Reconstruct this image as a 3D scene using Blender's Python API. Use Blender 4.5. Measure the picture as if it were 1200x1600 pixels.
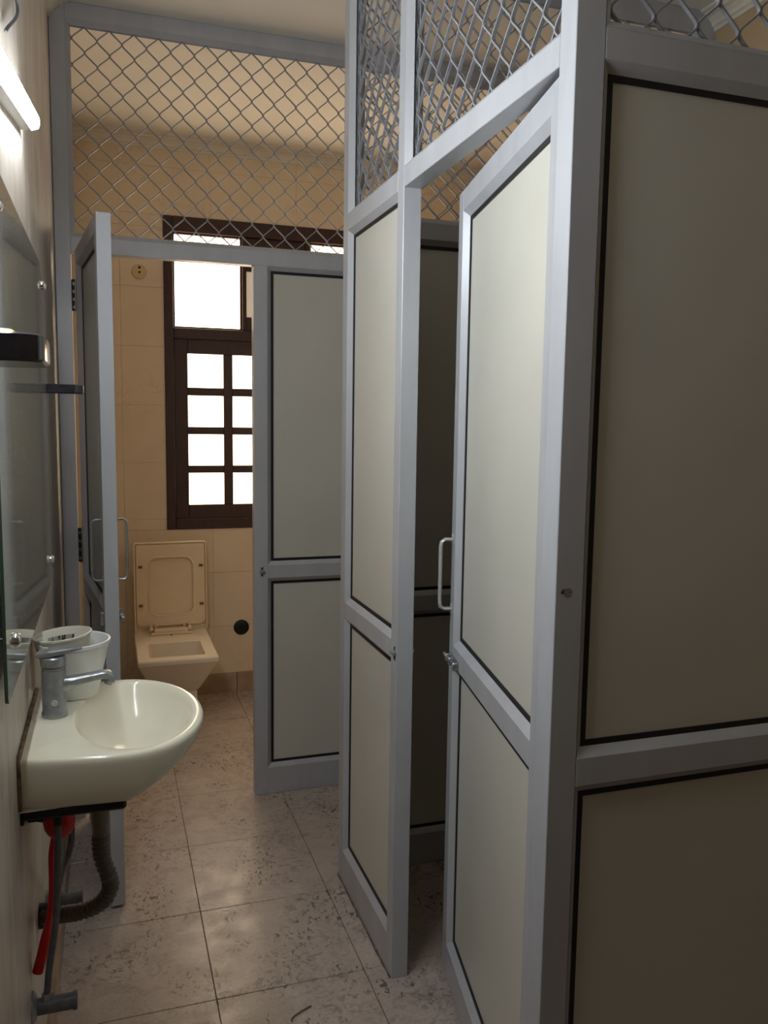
import bpy, bmesh, math, random
from mathutils import Vector, Matrix
random.seed(7)
for o in list(bpy.data.objects): bpy.data.objects.remove(o)
SC = bpy.context.scene
COL = SC.collection

# ------------------------------------------------------------------ camera
F_PX, PITCH, ROLL, YAW = 1293.3169, 0.1103, 0.0141, 0.3212
fw = Vector((math.sin(YAW)*math.cos(PITCH), math.cos(YAW)*math.cos(PITCH), -math.sin(PITCH)))
r0 = Vector((math.cos(YAW), -math.sin(YAW), 0)); u0 = r0.cross(fw)
rt = math.cos(ROLL)*r0 + math.sin(ROLL)*u0
up = -math.sin(ROLL)*r0 + math.cos(ROLL)*u0
cd = bpy.data.cameras.new('camera'); cam = bpy.data.objects.new('camera', cd); COL.objects.link(cam)
m = Matrix.Identity(4)
for i in range(3):
    m[i][0] = rt[i]; m[i][1] = up[i]; m[i][2] = -fw[i]
m[2][3] = 1.5
cam.matrix_world = m
cd.sensor_fit = 'VERTICAL'; cd.sensor_height = 32.0; cd.lens = F_PX/1600*32.0
cd.clip_start = 0.02
SC.camera = cam

# ------------------------------------------------------------------ world, light levels, exposure
w = bpy.data.worlds.new('world'); SC.world = w; w.use_nodes = True
w.node_tree.nodes['Background'].inputs[0].default_value = (1.0, 0.90, 0.76, 1)
w.node_tree.nodes['Background'].inputs[1].default_value = 0.06
TUBE_EMIT = 94.0                       # tube light diffuser
PANE_EMIT = 7.0                        # daylight behind the frosted panes
VS = SC.view_settings
VS.view_transform = 'Standard'; VS.look = 'None'; VS.gamma = 1.0; VS.use_curve_mapping = False
VS.exposure = 0.0

# ------------------------------------------------------------------ materials
def lin(c):
    return tuple(((v/255+0.055)/1.055)**2.4 if v/255 > 0.04045 else v/255/12.92 for v in c) + (1,)
def newmat(name):
    mt = bpy.data.materials.new(name); mt.use_nodes = True
    nt = mt.node_tree; return mt, nt, nt.nodes['Principled BSDF']
def pos_node(nt, scale=(1,1,1)):
    g = nt.nodes.new('ShaderNodeNewGeometry'); mp = nt.nodes.new('ShaderNodeMapping')
    mp.inputs['Scale'].default_value = scale
    nt.links.new(g.outputs['Position'], mp.inputs['Vector']); return mp.outputs['Vector']
def noise(nt, vec, scale, detail=4, rough=.55, dist=0):
    n = nt.nodes.new('ShaderNodeTexNoise'); n.inputs['Scale'].default_value = scale
    n.inputs['Detail'].default_value = detail; n.inputs['Roughness'].default_value = rough
    n.inputs['Distortion'].default_value = dist
    nt.links.new(vec, n.inputs['Vector']); return n.outputs['Fac']
def ramp(nt, fac, stops):
    r = nt.nodes.new('ShaderNodeValToRGB'); e = r.color_ramp.elements
    while len(e) < len(stops): e.new(0.5)
    for el, (p, c) in zip(e, stops):
        el.position = p; el.color = c if len(c) == 4 else tuple(c)+(1,)
    nt.links.new(fac, r.inputs['Fac']); return r.outputs['Color']
def mixc(nt, fac, a, b, mode='MIX'):
    n = nt.nodes.new('ShaderNodeMix'); n.data_type = 'RGBA'; n.blend_type = mode
    for s, v in ((0, fac), (6, a), (7, b)):
        if isinstance(v, (int, float)): n.inputs[s].default_value = v
        elif isinstance(v, tuple): n.inputs[s].default_value = v
        else: nt.links.new(v, n.inputs[s])
    return n.outputs[2]
def mul(nt, a, b):
    n = nt.nodes.new('ShaderNodeMath'); n.operation = 'MULTIPLY'
    for i, v in enumerate((a, b)):
        if isinstance(v, (int, float)): n.inputs[i].default_value = v
        else: nt.links.new(v, n.inputs[i])
    return n.outputs[0]
def bump(nt, bs, h, strength=.2, dist=.002):
    b = nt.nodes.new('ShaderNodeBump'); b.inputs['Strength'].default_value = strength
    b.inputs['Distance'].default_value = dist
    nt.links.new(h, b.inputs['Height']); nt.links.new(b.outputs['Normal'], bs.inputs['Normal'])
def plain(name, c, rough=.5, metal=0.0, var=.12, scale=9, stretch=(1,1,1), spec=.5, coat=0.0):
    mt, nt, bs = newmat(name); c = lin(c)
    d = tuple(v*(1-var) for v in c[:3])+(1,)
    n = noise(nt, pos_node(nt, stretch), scale, 5, .6)
    nt.links.new(ramp(nt, n, [(.35, d), (.65, c)]), bs.inputs['Base Color'])
    bs.inputs['Roughness'].default_value = rough; bs.inputs['Metallic'].default_value = metal
    bs.inputs['Specular IOR Level'].default_value = spec; bs.inputs['Coat Weight'].default_value = coat
    bs.inputs['Coat Roughness'].default_value = .08
    return mt
M = {}
M['alu'] = plain('anodised_aluminium', (187, 189, 194), .38, .12, .10, 14, (1, 1, .25))
M['alu_dark'] = plain('grille_wire_aluminium', (150, 151, 156), .55, .1, .15, 30)
M['panel'] = plain('cream_laminate', (205, 203, 192), .26, 0, .05, 3, spec=.4)
M['rubber'] = plain('black_rubber', (16, 16, 20), .55, 0, .2, 40)
M['chrome'] = plain('dull_chrome', (172, 176, 180), .34, .65, .25, 60)
M['steel'] = plain('polished_steel', (215, 215, 215), .12, 1.0, .05, 60)
M['white_metal'] = plain('satin_white_handle', (190, 190, 188), .35, .3, .1, 60)
M['black_metal'] = plain('black_painted_iron', (26, 25, 27), .5, .2, .3, 60)
M['porcelain'] = plain('cream_porcelain', (234, 229, 208), .16, 0, .03, 6, coat=.15)
M['toilet'] = plain('ivory_porcelain', (236, 224, 204), .18, 0, .06, 6, coat=.2)
M['seat'] = plain('yellowed_plastic', (236, 216, 184), .32, 0, .07, 8)
M['wood'] = plain('dark_brown_wood', (66, 40, 38), .45, 0, .35, 20, (6, 6, .8))
M['white_plastic'] = plain('white_plastic', (226, 228, 226), .35, 0, .05, 20)
M['grey_plastic'] = plain('grey_hose_plastic', (98, 100, 104), .5, 0, .3, 50)
M['drain_plastic'] = plain('dirty_green_grey_plastic', (128, 128, 104), .45, 0, .5, 14)
M['corrugated'] = plain('grimy_corrugated_plastic', (96, 88, 72), .5, 0, .5, 18)
M['red'] = plain('red_plastic', (200, 22, 26), .3, 0, .2, 20)
M['dark_stone'] = plain('dark_glossy_plastic', (52, 50, 58), .15, 0, .5, 25)
M['soap'] = plain('yellow_soap', (190, 178, 22), .4, 0, .1, 30)
M['ceiling'] = plain('ceiling_paint', (232, 228, 220), .8, 0, .06, 2.5)
M['cornice'] = plain('cornice_plaster', (226, 220, 208), .7, 0, .1, 10)
M['grout'] = plain('grout', (112, 94, 80), .85, 0, .3, 30)
M['wallgrout'] = plain('wall_grout', (206, 186, 160), .85, 0, .3, 30)
M['right_paint'] = plain('cream_wall_paint', (196, 172, 138), .6, 0, .06, 3)
M['skirting'] = plain('brown_skirting_tile', (182, 156, 134), .35, 0, .3, 9)
M['socket'] = plain('cream_bakelite', (214, 190, 145), .4, 0, .08, 20)
M['hole'] = plain('dark_hole', (14, 12, 10), .8, 0, .2, 20)
M['sealant'] = plain('stained_sealant', (150, 122, 98), .7, 0, .75, 45)
M['thread'] = plain('white_thread', (225, 215, 200), .8, 0, .1, 40)
M['twig'] = plain('dry_twig', (120, 100, 76), .8, 0, .3, 60)
M['wire'] = plain('grey_wire', (90, 96, 104), .5, 0, .2, 60)
M['sticker'] = plain('paper_sticker', (214, 214, 214), .6, 0, .08, 90)
M['sticker_mark'] = plain('grey_print', (120, 124, 130), .6, 0, .05, 90)
M['torn_paper'] = plain('torn_paper', (150, 138, 128), .8, 0, .35, 160)
M['blue_ink'] = plain('blue_ink', (38, 32, 66), .6, 0, .1, 90)
M['red_ink'] = plain('red_ink', (96, 40, 44), .6, 0, .1, 90)
M['green_ink'] = plain('green_ink', (120, 160, 140), .6, 0, .1, 90)

def m_wall_left():
    mt, nt, bs = newmat('stained_cream_plaster')
    p = pos_node(nt); ps = pos_node(nt, (1, 5, .55))
    base = ramp(nt, noise(nt, p, 5, 5), [(.3, lin((192, 182, 170))), (.7, lin((220, 214, 206)))])
    streak = ramp(nt, noise(nt, ps, 5, 6, .65), [(.46, (0,0,0,1)), (.72, (1,1,1,1))])
    c = mixc(nt, mul(nt, streak, .45), base, lin((150, 122, 98)))
    spots = ramp(nt, noise(nt, p, 34, 3), [(.66, (0,0,0,1)), (.74, (1,1,1,1))])
    c = mixc(nt, mul(nt, spots, .35), c, lin((130, 104, 84)))
    nt.links.new(c, bs.inputs['Base Color']); bs.inputs['Roughness'].default_value = .42
    bump(nt, bs, noise(nt, p, 18, 4), .25, .004); return mt
M['wall_left'] = m_wall_left()
def m_walltile():
    mt, nt, bs = newmat('veined_beige_wall_tile')
    p = pos_node(nt)
    base = ramp(nt, noise(nt, p, 2.2, 6, .6, 1.0), [(.3, lin((222, 204, 178))), (.7, lin((232, 216, 192)))])
    v = ramp(nt, noise(nt, p, 5, 8, .6, 2.2), [(.485, (0,0,0,1)), (.5, (1,1,1,1)), (.515, (0,0,0,1))])
    mask = ramp(nt, noise(nt, p, 2.6, 2), [(.5, (0,0,0,1)), (.62, (1,1,1,1))])
    c = mixc(nt, mul(nt, mul(nt, v, mask), .45), base, lin((176, 150, 122)))
    nt.links.new(c, bs.inputs['Base Color']); bs.inputs['Roughness'].default_value = .28; return mt
M['walltile'] = m_walltile()
def m_floortile():
    mt, nt, bs = newmat('scuffed_beige_floor_tile')
    p = pos_node(nt)
    base = ramp(nt, noise(nt, p, 7, 8, .65, .6), [(.25, lin((180, 163, 151))), (.75, lin((204, 189, 178)))])
    grain = ramp(nt, noise(nt, p, 95, 3, .7), [(.35, (.82,.82,.82,1)), (.65, (1,1,1,1))])
    c = mixc(nt, 1.0, base, grain, 'MULTIPLY')
    smudge = ramp(nt, noise(nt, p, 20, 6, .62, 2.6), [(.50, (0,0,0,1)), (.62, (1,1,1,1))])
    mask = ramp(nt, noise(nt, p, 4.2, 2), [(.40, (0,0,0,1)), (.6, (1,1,1,1))])
    c = mixc(nt, mul(nt, mul(nt, smudge, mask), .45), c, lin((70, 54, 44)))
    prints = ramp(nt, noise(nt, pos_node(nt, (1.6, 1, 1)), 52, 2, .5, .7), [(.57, (0,0,0,1)), (.64, (1,1,1,1))])
    mask2 = ramp(nt, noise(nt, p, 5.5, 1), [(.5, (0,0,0,1)), (.60, (1,1,1,1))])
    c = mixc(nt, mul(nt, mul(nt, prints, mask2), .8), c, lin((58, 44, 36)))
    nt.links.new(c, bs.inputs['Base Color'])
    rr = ramp(nt, noise(nt, p, 11, 5), [(.3, (.2,.2,.2,1)), (.7, (.42,.42,.42,1))])
    nt.links.new(rr, bs.inputs['Roughness'])
    bump(nt, bs, noise(nt, p, 26, 5, .6, 1.5), .12, .002); return mt
M['floortile'] = m_floortile()
def m_mirror():
    mt, nt, bs = newmat('dusty_mirror_glass')
    p = pos_node(nt)
    specks = ramp(nt, noise(nt, p, 140, 2, .6), [(.66, (0,0,0,1)), (.74, (1,1,1,1))])
    bs.inputs['Base Color'].default_value = (.74, .79, .74, 1); bs.inputs['Metallic'].default_value = 1
    rr = ramp(nt, noise(nt, pos_node(nt, (1, 3, .5)), 8, 5), [(.35, (.05,.05,.05,1)), (.75, (.08,.08,.08,1))])
    nt.links.new(rr, bs.inputs['Roughness'])
    df = nt.nodes.new('ShaderNodeBsdfDiffuse'); df.inputs['Color'].default_value = lin((196, 196, 184))
    mx = nt.nodes.new('ShaderNodeMixShader'); out = nt.nodes['Material Output']
    a = nt.nodes.new('ShaderNodeMath'); a.operation = 'ADD'; a.inputs[1].default_value = .20
    nt.links.new(mul(nt, specks, .35), a.inputs[0])
    nt.links.new(a.outputs[0], mx.inputs[0]); nt.links.new(bs.outputs[0], mx.inputs[1]); nt.links.new(df.outputs[0], mx.inputs[2])
    nt.links.new(mx.outputs[0], out.inputs['Surface']); return mt
M['mirror'] = m_mirror()
def m_glass_edge():
    mt, nt, bs = newmat('green_glass_edge'); bs.inputs['Base Color'].default_value = lin((70, 98, 82))
    bs.inputs['Roughness'].default_value = .12; return mt
M['glass_edge'] = m_glass_edge()
def emit(name, c, s, vary=0):
    mt, nt, bs = newmat(name)
    bs.inputs['Base Color'].default_value = lin((235, 228, 215)); bs.inputs['Roughness'].default_value = .25
    bs.inputs['Emission Strength'].default_value = s
    n = noise(nt, pos_node(nt), 3.0, 3)
    a = tuple(v*(1-vary) for v in c[:3])+(1,)
    nt.links.new(ramp(nt, n, [(.35, a), (.65, c)]), bs.inputs['Emission Color']); return mt
M['tube'] = emit('lit_tube_diffuser', (.90, .955, 1.0, 1), TUBE_EMIT)
M['pane'] = emit('backlit_frosted_pane', (1.0, .78, .54, 1), PANE_EMIT, .05)
M['pane_dim'] = emit('dim_frosted_louvre', (1.0, .8, .62, 1), .30, .1)
def m_clear_tub():
    mt, nt, bs = newmat('cloudy_translucent_plastic'); bs.inputs['Base Color'].default_value = lin((222, 218, 204))
    bs.inputs['Roughness'].default_value = .3; bs.inputs['Alpha'].default_value = .8
    bs.inputs['Subsurface Weight'].default_value = .0; return mt
M['cloudy'] = m_clear_tub()
def m_label():
    mt, nt, bs = newmat('black_printed_label')
    v = ramp(nt, noise(nt, pos_node(nt, (8, 8, 1)), 22, 1), [(.44, lin((24,22,22))), (.52, lin((150,146,136)))])
    nt.links.new(v, bs.inputs['Base Color']); bs.inputs['Roughness'].default_value = .6; return mt
M['label'] = m_label()

# ------------------------------------------------------------------ mesh helpers
def obj(name, bm, mat, parent=None, smooth=False, mats=None):
    me = bpy.data.meshes.new(name); bmesh.ops.recalc_face_normals(bm, faces=bm.faces[:])
    bm.to_mesh(me); bm.free()
    for mm in (mats or [mat]): me.materials.append(M[mm] if isinstance(mm, str) else mm)
    if smooth:
        for f in me.polygons: f.use_smooth = True
        if smooth is not True: me.set_sharp_from_angle(angle=math.radians(smooth))
    o = bpy.data.objects.new(name, me); COL.objects.link(o)
    if parent: o.parent = parent; o.matrix_parent_inverse = Matrix.Translation(parent.location).inverted()
    return o
def thing(name, label, cat, loc, group=None):
    o = bpy.data.objects.new(name, None); o.location = loc; o.empty_display_size = .05; COL.objects.link(o)
    o['label'] = label; o['category'] = cat; o['kind'] = 'thing'
    if group: o['group'] = group
    return o
def tag(o, label, cat, group=None):
    o['kind'] = 'thing'; o['label'] = label; o['category'] = cat
    if group: o['group'] = group
    return o
def structure(o): o['kind'] = 'structure'; return o
def root(name, loc=(0,0,0)):
    o = bpy.data.objects.new(name, None); o.location = loc; o.empty_display_size = .05; COL.objects.link(o); return structure(o)
IDENT = lambda p: Vector(p)
class Frame:
    """local (u along, d out of the front, z up) -> world"""
    def __init__(s, o, u, n): s.o, s.u, s.n = Vector(o), Vector(u).normalized(), Vector(n).normalized()
    def __call__(s, p): return s.o + s.u*p[0] + s.n*p[1] + Vector((0,0,p[2]))
def box(bm, a, b, f=IDENT, bev=0.0):
    tmp = bmesh.new()
    vs = [tmp.verts.new((x, y, z)) for x in (a[0], b[0]) for y in (a[1], b[1]) for z in (a[2], b[2])]
    for q in ((0,1,3,2),(4,6,7,5),(0,4,5,1),(2,3,7,6),(0,2,6,4),(1,5,7,3)): tmp.faces.new([vs[i] for i in q])
    bmesh.ops.recalc_face_normals(tmp, faces=tmp.faces[:])
    if bev: bmesh.ops.bevel(tmp, geom=tmp.edges[:], offset=bev, segments=1, affect='EDGES', profile=.5)
    merge(bm, tmp, f); return bm
def merge(bm, tmp, f=IDENT):
    mp = {v: bm.verts.new(f(v.co)) for v in tmp.verts}
    for fa in tmp.faces:
        nf = bm.faces.new([mp[v] for v in fa.verts]); nf.material_index = fa.material_index
    tmp.free()
def nb(): return bmesh.new()
def loft(bm, rings, cap0=True, cap1=True, closed=True, mi=None):
    L = [[bm.verts.new(p) for p in r] for r in rings]; n = len(L[0])
    for k in range(len(L)-1):
        for i in range(n if closed else n-1):
            j = (i+1) % n
            f = bm.faces.new((L[k][i], L[k][j], L[k+1][j], L[k+1][i]))
            if mi: f.material_index = mi[k]
    if cap0: bm.faces.new(L[0][::-1])
    if cap1: bm.faces.new(L[-1])
    return L
def lathe(bm, c, prof, n=32, axis='Z', cap0=True, cap1=True, tilt=None):
    c = Vector(c); rings = []
    for r, h in prof:
        ring = []
        for i in range(n):
            t = 2*math.pi*i/n; a, b = r*math.cos(t), r*math.sin(t)
            v = {'Z': Vector((a, b, h)), 'X': Vector((h, a, b)), 'Y': Vector((a, h, b))}[axis]
            if tilt is not None: v = tilt @ v
            ring.append(c+v)
        rings.append(ring)
    loft(bm, rings, cap0, cap1)
def sweep(bm, pts, rad, n=10, sx=1.0, sy=1.0, cap=True, ref=None):
    pts = [Vector(p) for p in pts]; rings = []
    prev = None
    for i, p in enumerate(pts):
        t = (pts[min(i+1, len(pts)-1)]-pts[max(i-1, 0)]).normalized()
        if prev is None:
            a = Vector(ref) if ref else (Vector((0,1,0)) if abs(t.y) < .9 else Vector((1,0,0)))
            a = (a - t*a.dot(t)).normalized()
        else: a = (prev - t*prev.dot(t)).normalized()
        prev = a; b = t.cross(a)
        r = rad(i/(len(pts)-1)) if callable(rad) else rad
        rings.append([p + a*(r*sx*math.cos(2*math.pi*k/n)) + b*(r*sy*math.sin(2*math.pi*k/n)) for k in range(n)])
    loft(bm, rings, cap, cap)
def spline(pts, n=8):
    pts = [Vector(p) for p in pts]; out = []
    P = [2*pts[0]-pts[1]] + pts + [2*pts[-1]-pts[-2]]
    for i in range(1, len(P)-2):
        for k in range(n):
            t = k/n; a, b, c, d = P[i-1], P[i], P[i+1], P[i+2]
            out.append(.5*((2*b)+(c-a)*t+(2*a-5*b+4*c-d)*t*t+(-a+3*b-3*c+d)*t**3))
    out.append(pts[-1]); return out
def rrect(x0, x1, z0, z1, r, n=6):
    rs = r if isinstance(r, (tuple, list)) else (r,)*4   # bl, br, tr, tl
    out = []
    for (cx, cz, a0, rr) in ((x0+rs[0], z0+rs[0], 180, rs[0]), (x1-rs[1], z0+rs[1], 270, rs[1]),
                             (x1-rs[2], z1-rs[2], 0, rs[2]), (x0+rs[3], z1-rs[3], 90, rs[3])):
        for k in range(n+1):
            a = math.radians(a0+90*k/n); out.append((cx+rr*math.cos(a), cz+rr*math.sin(a)))
    return out

# ------------------------------------------------------------------ plan (metres; camera stands over the origin)
XL, XR, YB, YN, ZC = -.165, 2.0, 4.467, -1.3, 2.895
YA, XB, YC, YD = 3.1656, .6928, 1.1819, 2.5122
HEAD0, HEAD1, MID0, MID1, BOT1, TOP0, TOP1 = 2.063, 2.115, .880, .931, .109, 2.842, 2.894

# ------------------------------------------------------------------ room shell
fl = structure(obj('floor', box(nb(), (XL-.1, YN-.1, -.12), (XR+.1, YB+.1, -.0022)), 'grout'))
tile_cache = {}
def tile(x0, x1, y0, y1, parent, name='floor_tile'):
    g = .0011; wx, wy = round(x1-x0-2*g, 4), round(y1-y0-2*g, 4)
    key = (name, wx, wy)
    if key not in tile_cache:
        bm = nb(); c = .0008
        lo = [(-wx/2, -wy/2), (wx/2, -wy/2), (wx/2, wy/2), (-wx/2, wy/2)]
        hi = [(-wx/2+c, -wy/2+c), (wx/2-c, -wy/2+c), (wx/2-c, wy/2-c), (-wx/2+c, wy/2-c)]
        loft(bm, [[Vector((a, b, -.0023)) for a, b in lo], [Vector((a, b, -c)) for a, b in lo], [Vector((a, b, 0)) for a, b in hi]])
        o = obj(name, bm, 'floortile', parent); tile_cache[key] = o.data
    else:
        o = bpy.data.objects.new(name, tile_cache[key]); COL.objects.link(o); o.parent = parent
    o.location = ((x0+x1)/2, (y0+y1)/2, random.uniform(-.0005, 0))
xs = [XL] + [.235+.4*k for k in range(0, 5)] + [XR]
ys = [2.025+.4045*k for k in range(-3, 6)] + [YB]
for i in range(len(xs)-1):
    for j in range(len(ys)-1):
        tile(xs[i], xs[i+1], ys[j], ys[j+1], fl)
structure(obj('ceiling', box(nb(), (XL-.1, YN-.1, ZC), (XR+.1, YB+.1, ZC+.12)), 'ceiling'))
structure(obj('wall_left', box(nb(), (XL-.12, YN-.1, -.1), (XL, YB+.1, ZC+.02)), 'wall_left'))
structure(obj('wall_right', box(nb(), (XR, YN-.1, -.1), (XR+.12, YB+.1, ZC+.02)), 'right_paint'))
bm = nb()                                # unseen wall behind the viewer; doorway opening added to let world light in
for a, b in (((XL-.1, -.1), (.25, ZC+.02)), ((1.25, -.1), (XR+.1, ZC+.02)), ((.25, 2.1), (1.25, ZC+.02))):
    box(bm, (a[0], YN-.12, a[1]), (b[0], YN, b[1]))
structure(obj('wall_near', bm, 'right_paint'))
# back wall with window opening
WX0, WX1, WZ0, WZ1 = .283, 1.52, .911, 2.517
bm = nb(); YT = YB+.003
for a, b in (((XL-.1, WZ1), (XR+.1, ZC+.02)), ((XL-.1, -.1), (XR+.1, WZ0)), ((XL-.1, WZ0), (WX0, WZ1)), ((WX1, WZ0), (XR+.1, WZ1))):
    box(bm, (a[0], YT, a[1]), (b[0], YT+.16, b[1]))
wb = structure(obj('wall_back', bm, 'wallgrout'))
txs = [XL, .07, .52, .97, 1.42, 1.87, XR]
tzs = [.108, .372, .670, .967, 1.265, 1.562, 1.860, 2.157, 2.455, 2.752, 2.845]
def wall_tile(x0, x1, z0, z1):
    if x1-x0 < .01 or z1-z0 < .01: return
    g = .0006; c = .0005; bm = nb()
    lo = [(x0+g, z0+g), (x1-g, z0+g), (x1-g, z1-g), (x0+g, z1-g)]
    hi = [(x0+g+c, z0+g+c), (x1-g-c, z0+g+c), (x1-g-c, z1-g-c), (x0+g+c, z1-g-c)]
    loft(bm, [[Vector((a, YT+.001, b)) for a, b in lo], [Vector((a, YB+c, b)) for a, b in lo], [Vector((a, YB, b)) for a, b in hi]])
    obj('wall_tile', bm, 'walltile', wb)
for i in range(len(txs)-1):
    for j in range(len(tzs)-1):
        x0, x1, z0, z1 = txs[i], txs[i+1], tzs[j], tzs[j+1]
        if x1 <= WX0 or x0 >= WX1 or z1 <= WZ0 or z0 >= WZ1: wall_tile(x0, x1, z0, z1); continue
        if z0 < WZ0: wall_tile(x0, x1, z0, WZ0)
        if z1 > WZ1: wall_tile(x0, x1, WZ1, z1)
        za, zb = max(z0, WZ0), min(z1, WZ1)
        if x0 < WX0: wall_tile(x0, WX0, za, zb)
        if x1 > WX1: wall_tile(WX1, x1, za, zb)
# skirtings
bb = root('baseboard_back', (0, YB, 0))
sx = [XL, -.157, .243, .6435, 1.044, 1.444, 1.844, XR]
for a, b in zip(sx[1:-1], sx[2:]): obj('skirting_tile', box(nb(), (a+.0015, YB-.010, 0), (b-.0015, YB+.006, .108), bev=.0015), 'skirting', bb)
bl = root('baseboard_left', (XL, 2, 0))
yy = 1.22
while yy < 3.1:
    y1 = min(yy+.4045, 3.155); obj('skirting_tile', box(nb(), (XL-.004, yy+.0015, 0), (XL+.012, y1-.0015, .10), bev=.0015), 'skirting', bl); yy += .4045
# cornices (stepped cove)
def cornice(name, path):   # profile swept straight between two points, n = into the room
    a, b, n = [Vector(v) for v in path]
    prof = [(0, -.060), (.008, -.060), (.010, -.050), (.018, -.046), (.022, -.034), (.034, -.022), (.046, -.018), (.050, -.010), (.064, -.008), (.066, 0), (0, 0)]
    bm = nb(); loft(bm, [[p + n*d + Vector((0,0,h)) for d, h in prof] for p in (a, b)])
    return structure(obj(name, bm, 'cornice'))
cornice('trim_1', ((XL-.001, YB+.001, ZC), (XR+.001, YB+.001, ZC), (0,-1,0)))
cornice('trim_2', ((XR, YC+.05, ZC), (XR, YD-.02, ZC), (-1,0,0)))
cornice('trim_3', ((XL, YN, ZC), (XL, YA-.002, ZC), (1,0,0)))

# ------------------------------------------------------------------ window
win = root('window_1', ((WX0+WX1)/2, YB, WZ0))
F0 = YB-.012; F1 = YB+.075
MUL = (.702, 1.048)                      # centre light between the two mullions
TR0, TR1 = 1.905, 1.960                  # transom
bm = nb()
for a, b in (((WX0, WZ0), (WX0+.046, WZ1)), ((WX1-.046, WZ0), (WX1, WZ1)), ((WX0+.046, WZ0), (WX1-.046, WZ0+.055)),
             ((WX0+.046, 2.440), (WX1-.046, WZ1)), ((WX0+.046, TR0), (WX1-.046, TR1))):
    box(bm, (a[0], F0, a[1]), (b[0], F1, b[1]), bev=.003)
obj('window_frame', bm, 'wood', win)
obj('mullion', box(nb(), (.682, F0, TR1), (.704, F1, 2.440), bev=.003), 'wood', win)
obj('mullion', box(nb(), (1.020, F0, TR1), (1.046, F1, 2.440), bev=.003), 'wood', win)
obj('mullion', box(nb(), (.885, F0, WZ0+.055), (.920, F1, TR0), bev=.003), 'wood', win)
# inner beads of the upper lights
def ring_bead(x0, x1, z0, z1, t, y0, y1, name, mat, par):
    bm = nb()
    for a, b in (((x0, z0), (x0+t, z1)), ((x1-t, z0), (x1, z1)), ((x0+t, z0), (x1-t, z0+t)), ((x0+t, z1-t), (x1-t, z1))):
        box(bm, (a[0], y0, a[1]), (b[0], y1, b[1]), bev=.001)
    return obj(name, bm, mat, par)
for x0, x1 in ((.329, .682), (1.046, 1.474)):
    ring_bead(x0, x1, TR1, 2.440, .009, YB+.006, YB+.03, 'glazing_bead', 'wood', win)
    obj('pane', box(nb(), (x0+.004, YB+.03, TR1+.004), (x1-.004, YB+.036, 2.436)), 'pane', win)
# centre light: board on top, pale louvre below
obj('upper_board', box(nb(), (.704, YB+.004, 2.270), (1.020, YB+.03, 2.440), bev=.002), 'wood', win)
for k in range(3):
    x = .709+.106*k
    obj('louvre', box(nb(), (x, YB+.03, 2.035), (x+.098, YB+.036, 2.275), bev=.001), 'pane_dim', win)
obj('lower_board', box(nb(), (.704, YB+.012, TR1), (1.020, YB+.05, 2.033), bev=.003), 'wood', win)
def sash(x0, x1):
    y0, y1 = YB+.004, YB+.045
    z0, z1 = WZ0+.054, TR0+.001
    bm = nb()
    zt, zb = 1.831, 1.040
    xa, xb = x0+.070, x1-.070
    for a, b in (((x0, z0), (xa, z1)), ((xb, z0), (x1, z1)), ((xa, zt), (xb, z1)), ((xa, z0), (xb, zb))):
        box(bm, (a[0], y0, a[1]), (b[0], y1, b[1]), bev=.003)
    s = obj('sash', bm, 'wood', win)
    xm = (xa+xb)/2; bw = .024
    def sub(name, a, b, mat, bev=.002):
        o = obj(name, box(nb(), a, b, bev=bev), mat, win); o.parent = s; o.matrix_parent_inverse = win.matrix_parent_inverse
        o.matrix_parent_inverse = Matrix.Identity(4); return o
    s.parent = win
    zs = [zb, 1.225, 1.431, 1.636, zt]; zedges = [(1.040, 1.208), (1.248, 1.412), (1.452, 1.615), (1.657, 1.831)]
    sub('muntin', (xm-bw, y0+.003, zb), (xm+bw, y1-.003, zt), 'wood')
    for k in range(3):
        za, zc = zedges[k][1], zedges[k+1][0]
        sub('muntin', (xa, y0+.005, za), (xm-bw, y1-.004, zc), 'wood'); sub('muntin', (xm+bw, y0+.005, za), (xb, y1-.004, zc), 'wood')
    for a, b in zedges:
        for c, d in ((xa, xm-bw), (xm+bw, xb)):
            sub('pane', (c-.002, y1-.018, a-.002), (d+.002, y1-.012, b+.002), 'pane', 0)
    return s
for s_ in (sash(.329, .886), sash(.919, 1.474)):
    s_.matrix_parent_inverse = Matrix.Translation(win.location).inverted()
sc = obj('window_sill_strip', box(nb(), (.335, YB-.004, WZ0+.052), (1.47, YB+.02, WZ0+.0585), bev=.001), 'wood', win)

# ------------------------------------------------------------------ aluminium partitions
TD = .046                                # tube depth
BV = .016                                # glazing bead
def bar(f, u0, u1, z0, z1, par, name, d0=0.0, d1=-TD, mat='alu'):
    return obj(name, box(nb(), (u0, d1, z0), (u1, d0, z1), f, bev=.0012), mat, par)
def beads(f, u0, u1, z0, z1, par, dep=-TD, both=True):
    """four mitred bead strips on the front (and the back) of an opening"""
    for s in ((0, 1), (dep, -1)) if both else ((0, 1),):
        d0, sg = s; e = .0006*sg
        O = [(u0, z0), (u1, z0), (u1, z1), (u0, z1)]
        I = [(u0+BV, z0+BV), (u1-BV, z0+BV), (u1-BV, z1-BV), (u0+BV, z1-BV)]
        for k in range(4):
            j = (k+1) % 4; bm = nb()
            A = [(O[k][0], d0-e, O[k][1]), (I[k][0], d0-sg*BV, I[k][1]), (O[k][0], d0-sg*BV, O[k][1])]
            B = [(O[j][0], d0-e, O[j][1]), (I[j][0], d0-sg*BV, I[j][1]), (O[j][0], d0-sg*BV, O[j][1])]
            loft(bm, [[f(p) for p in A], [f(p) for p in B]])
            obj('glazing_bead', bm, 'alu', par)
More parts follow.
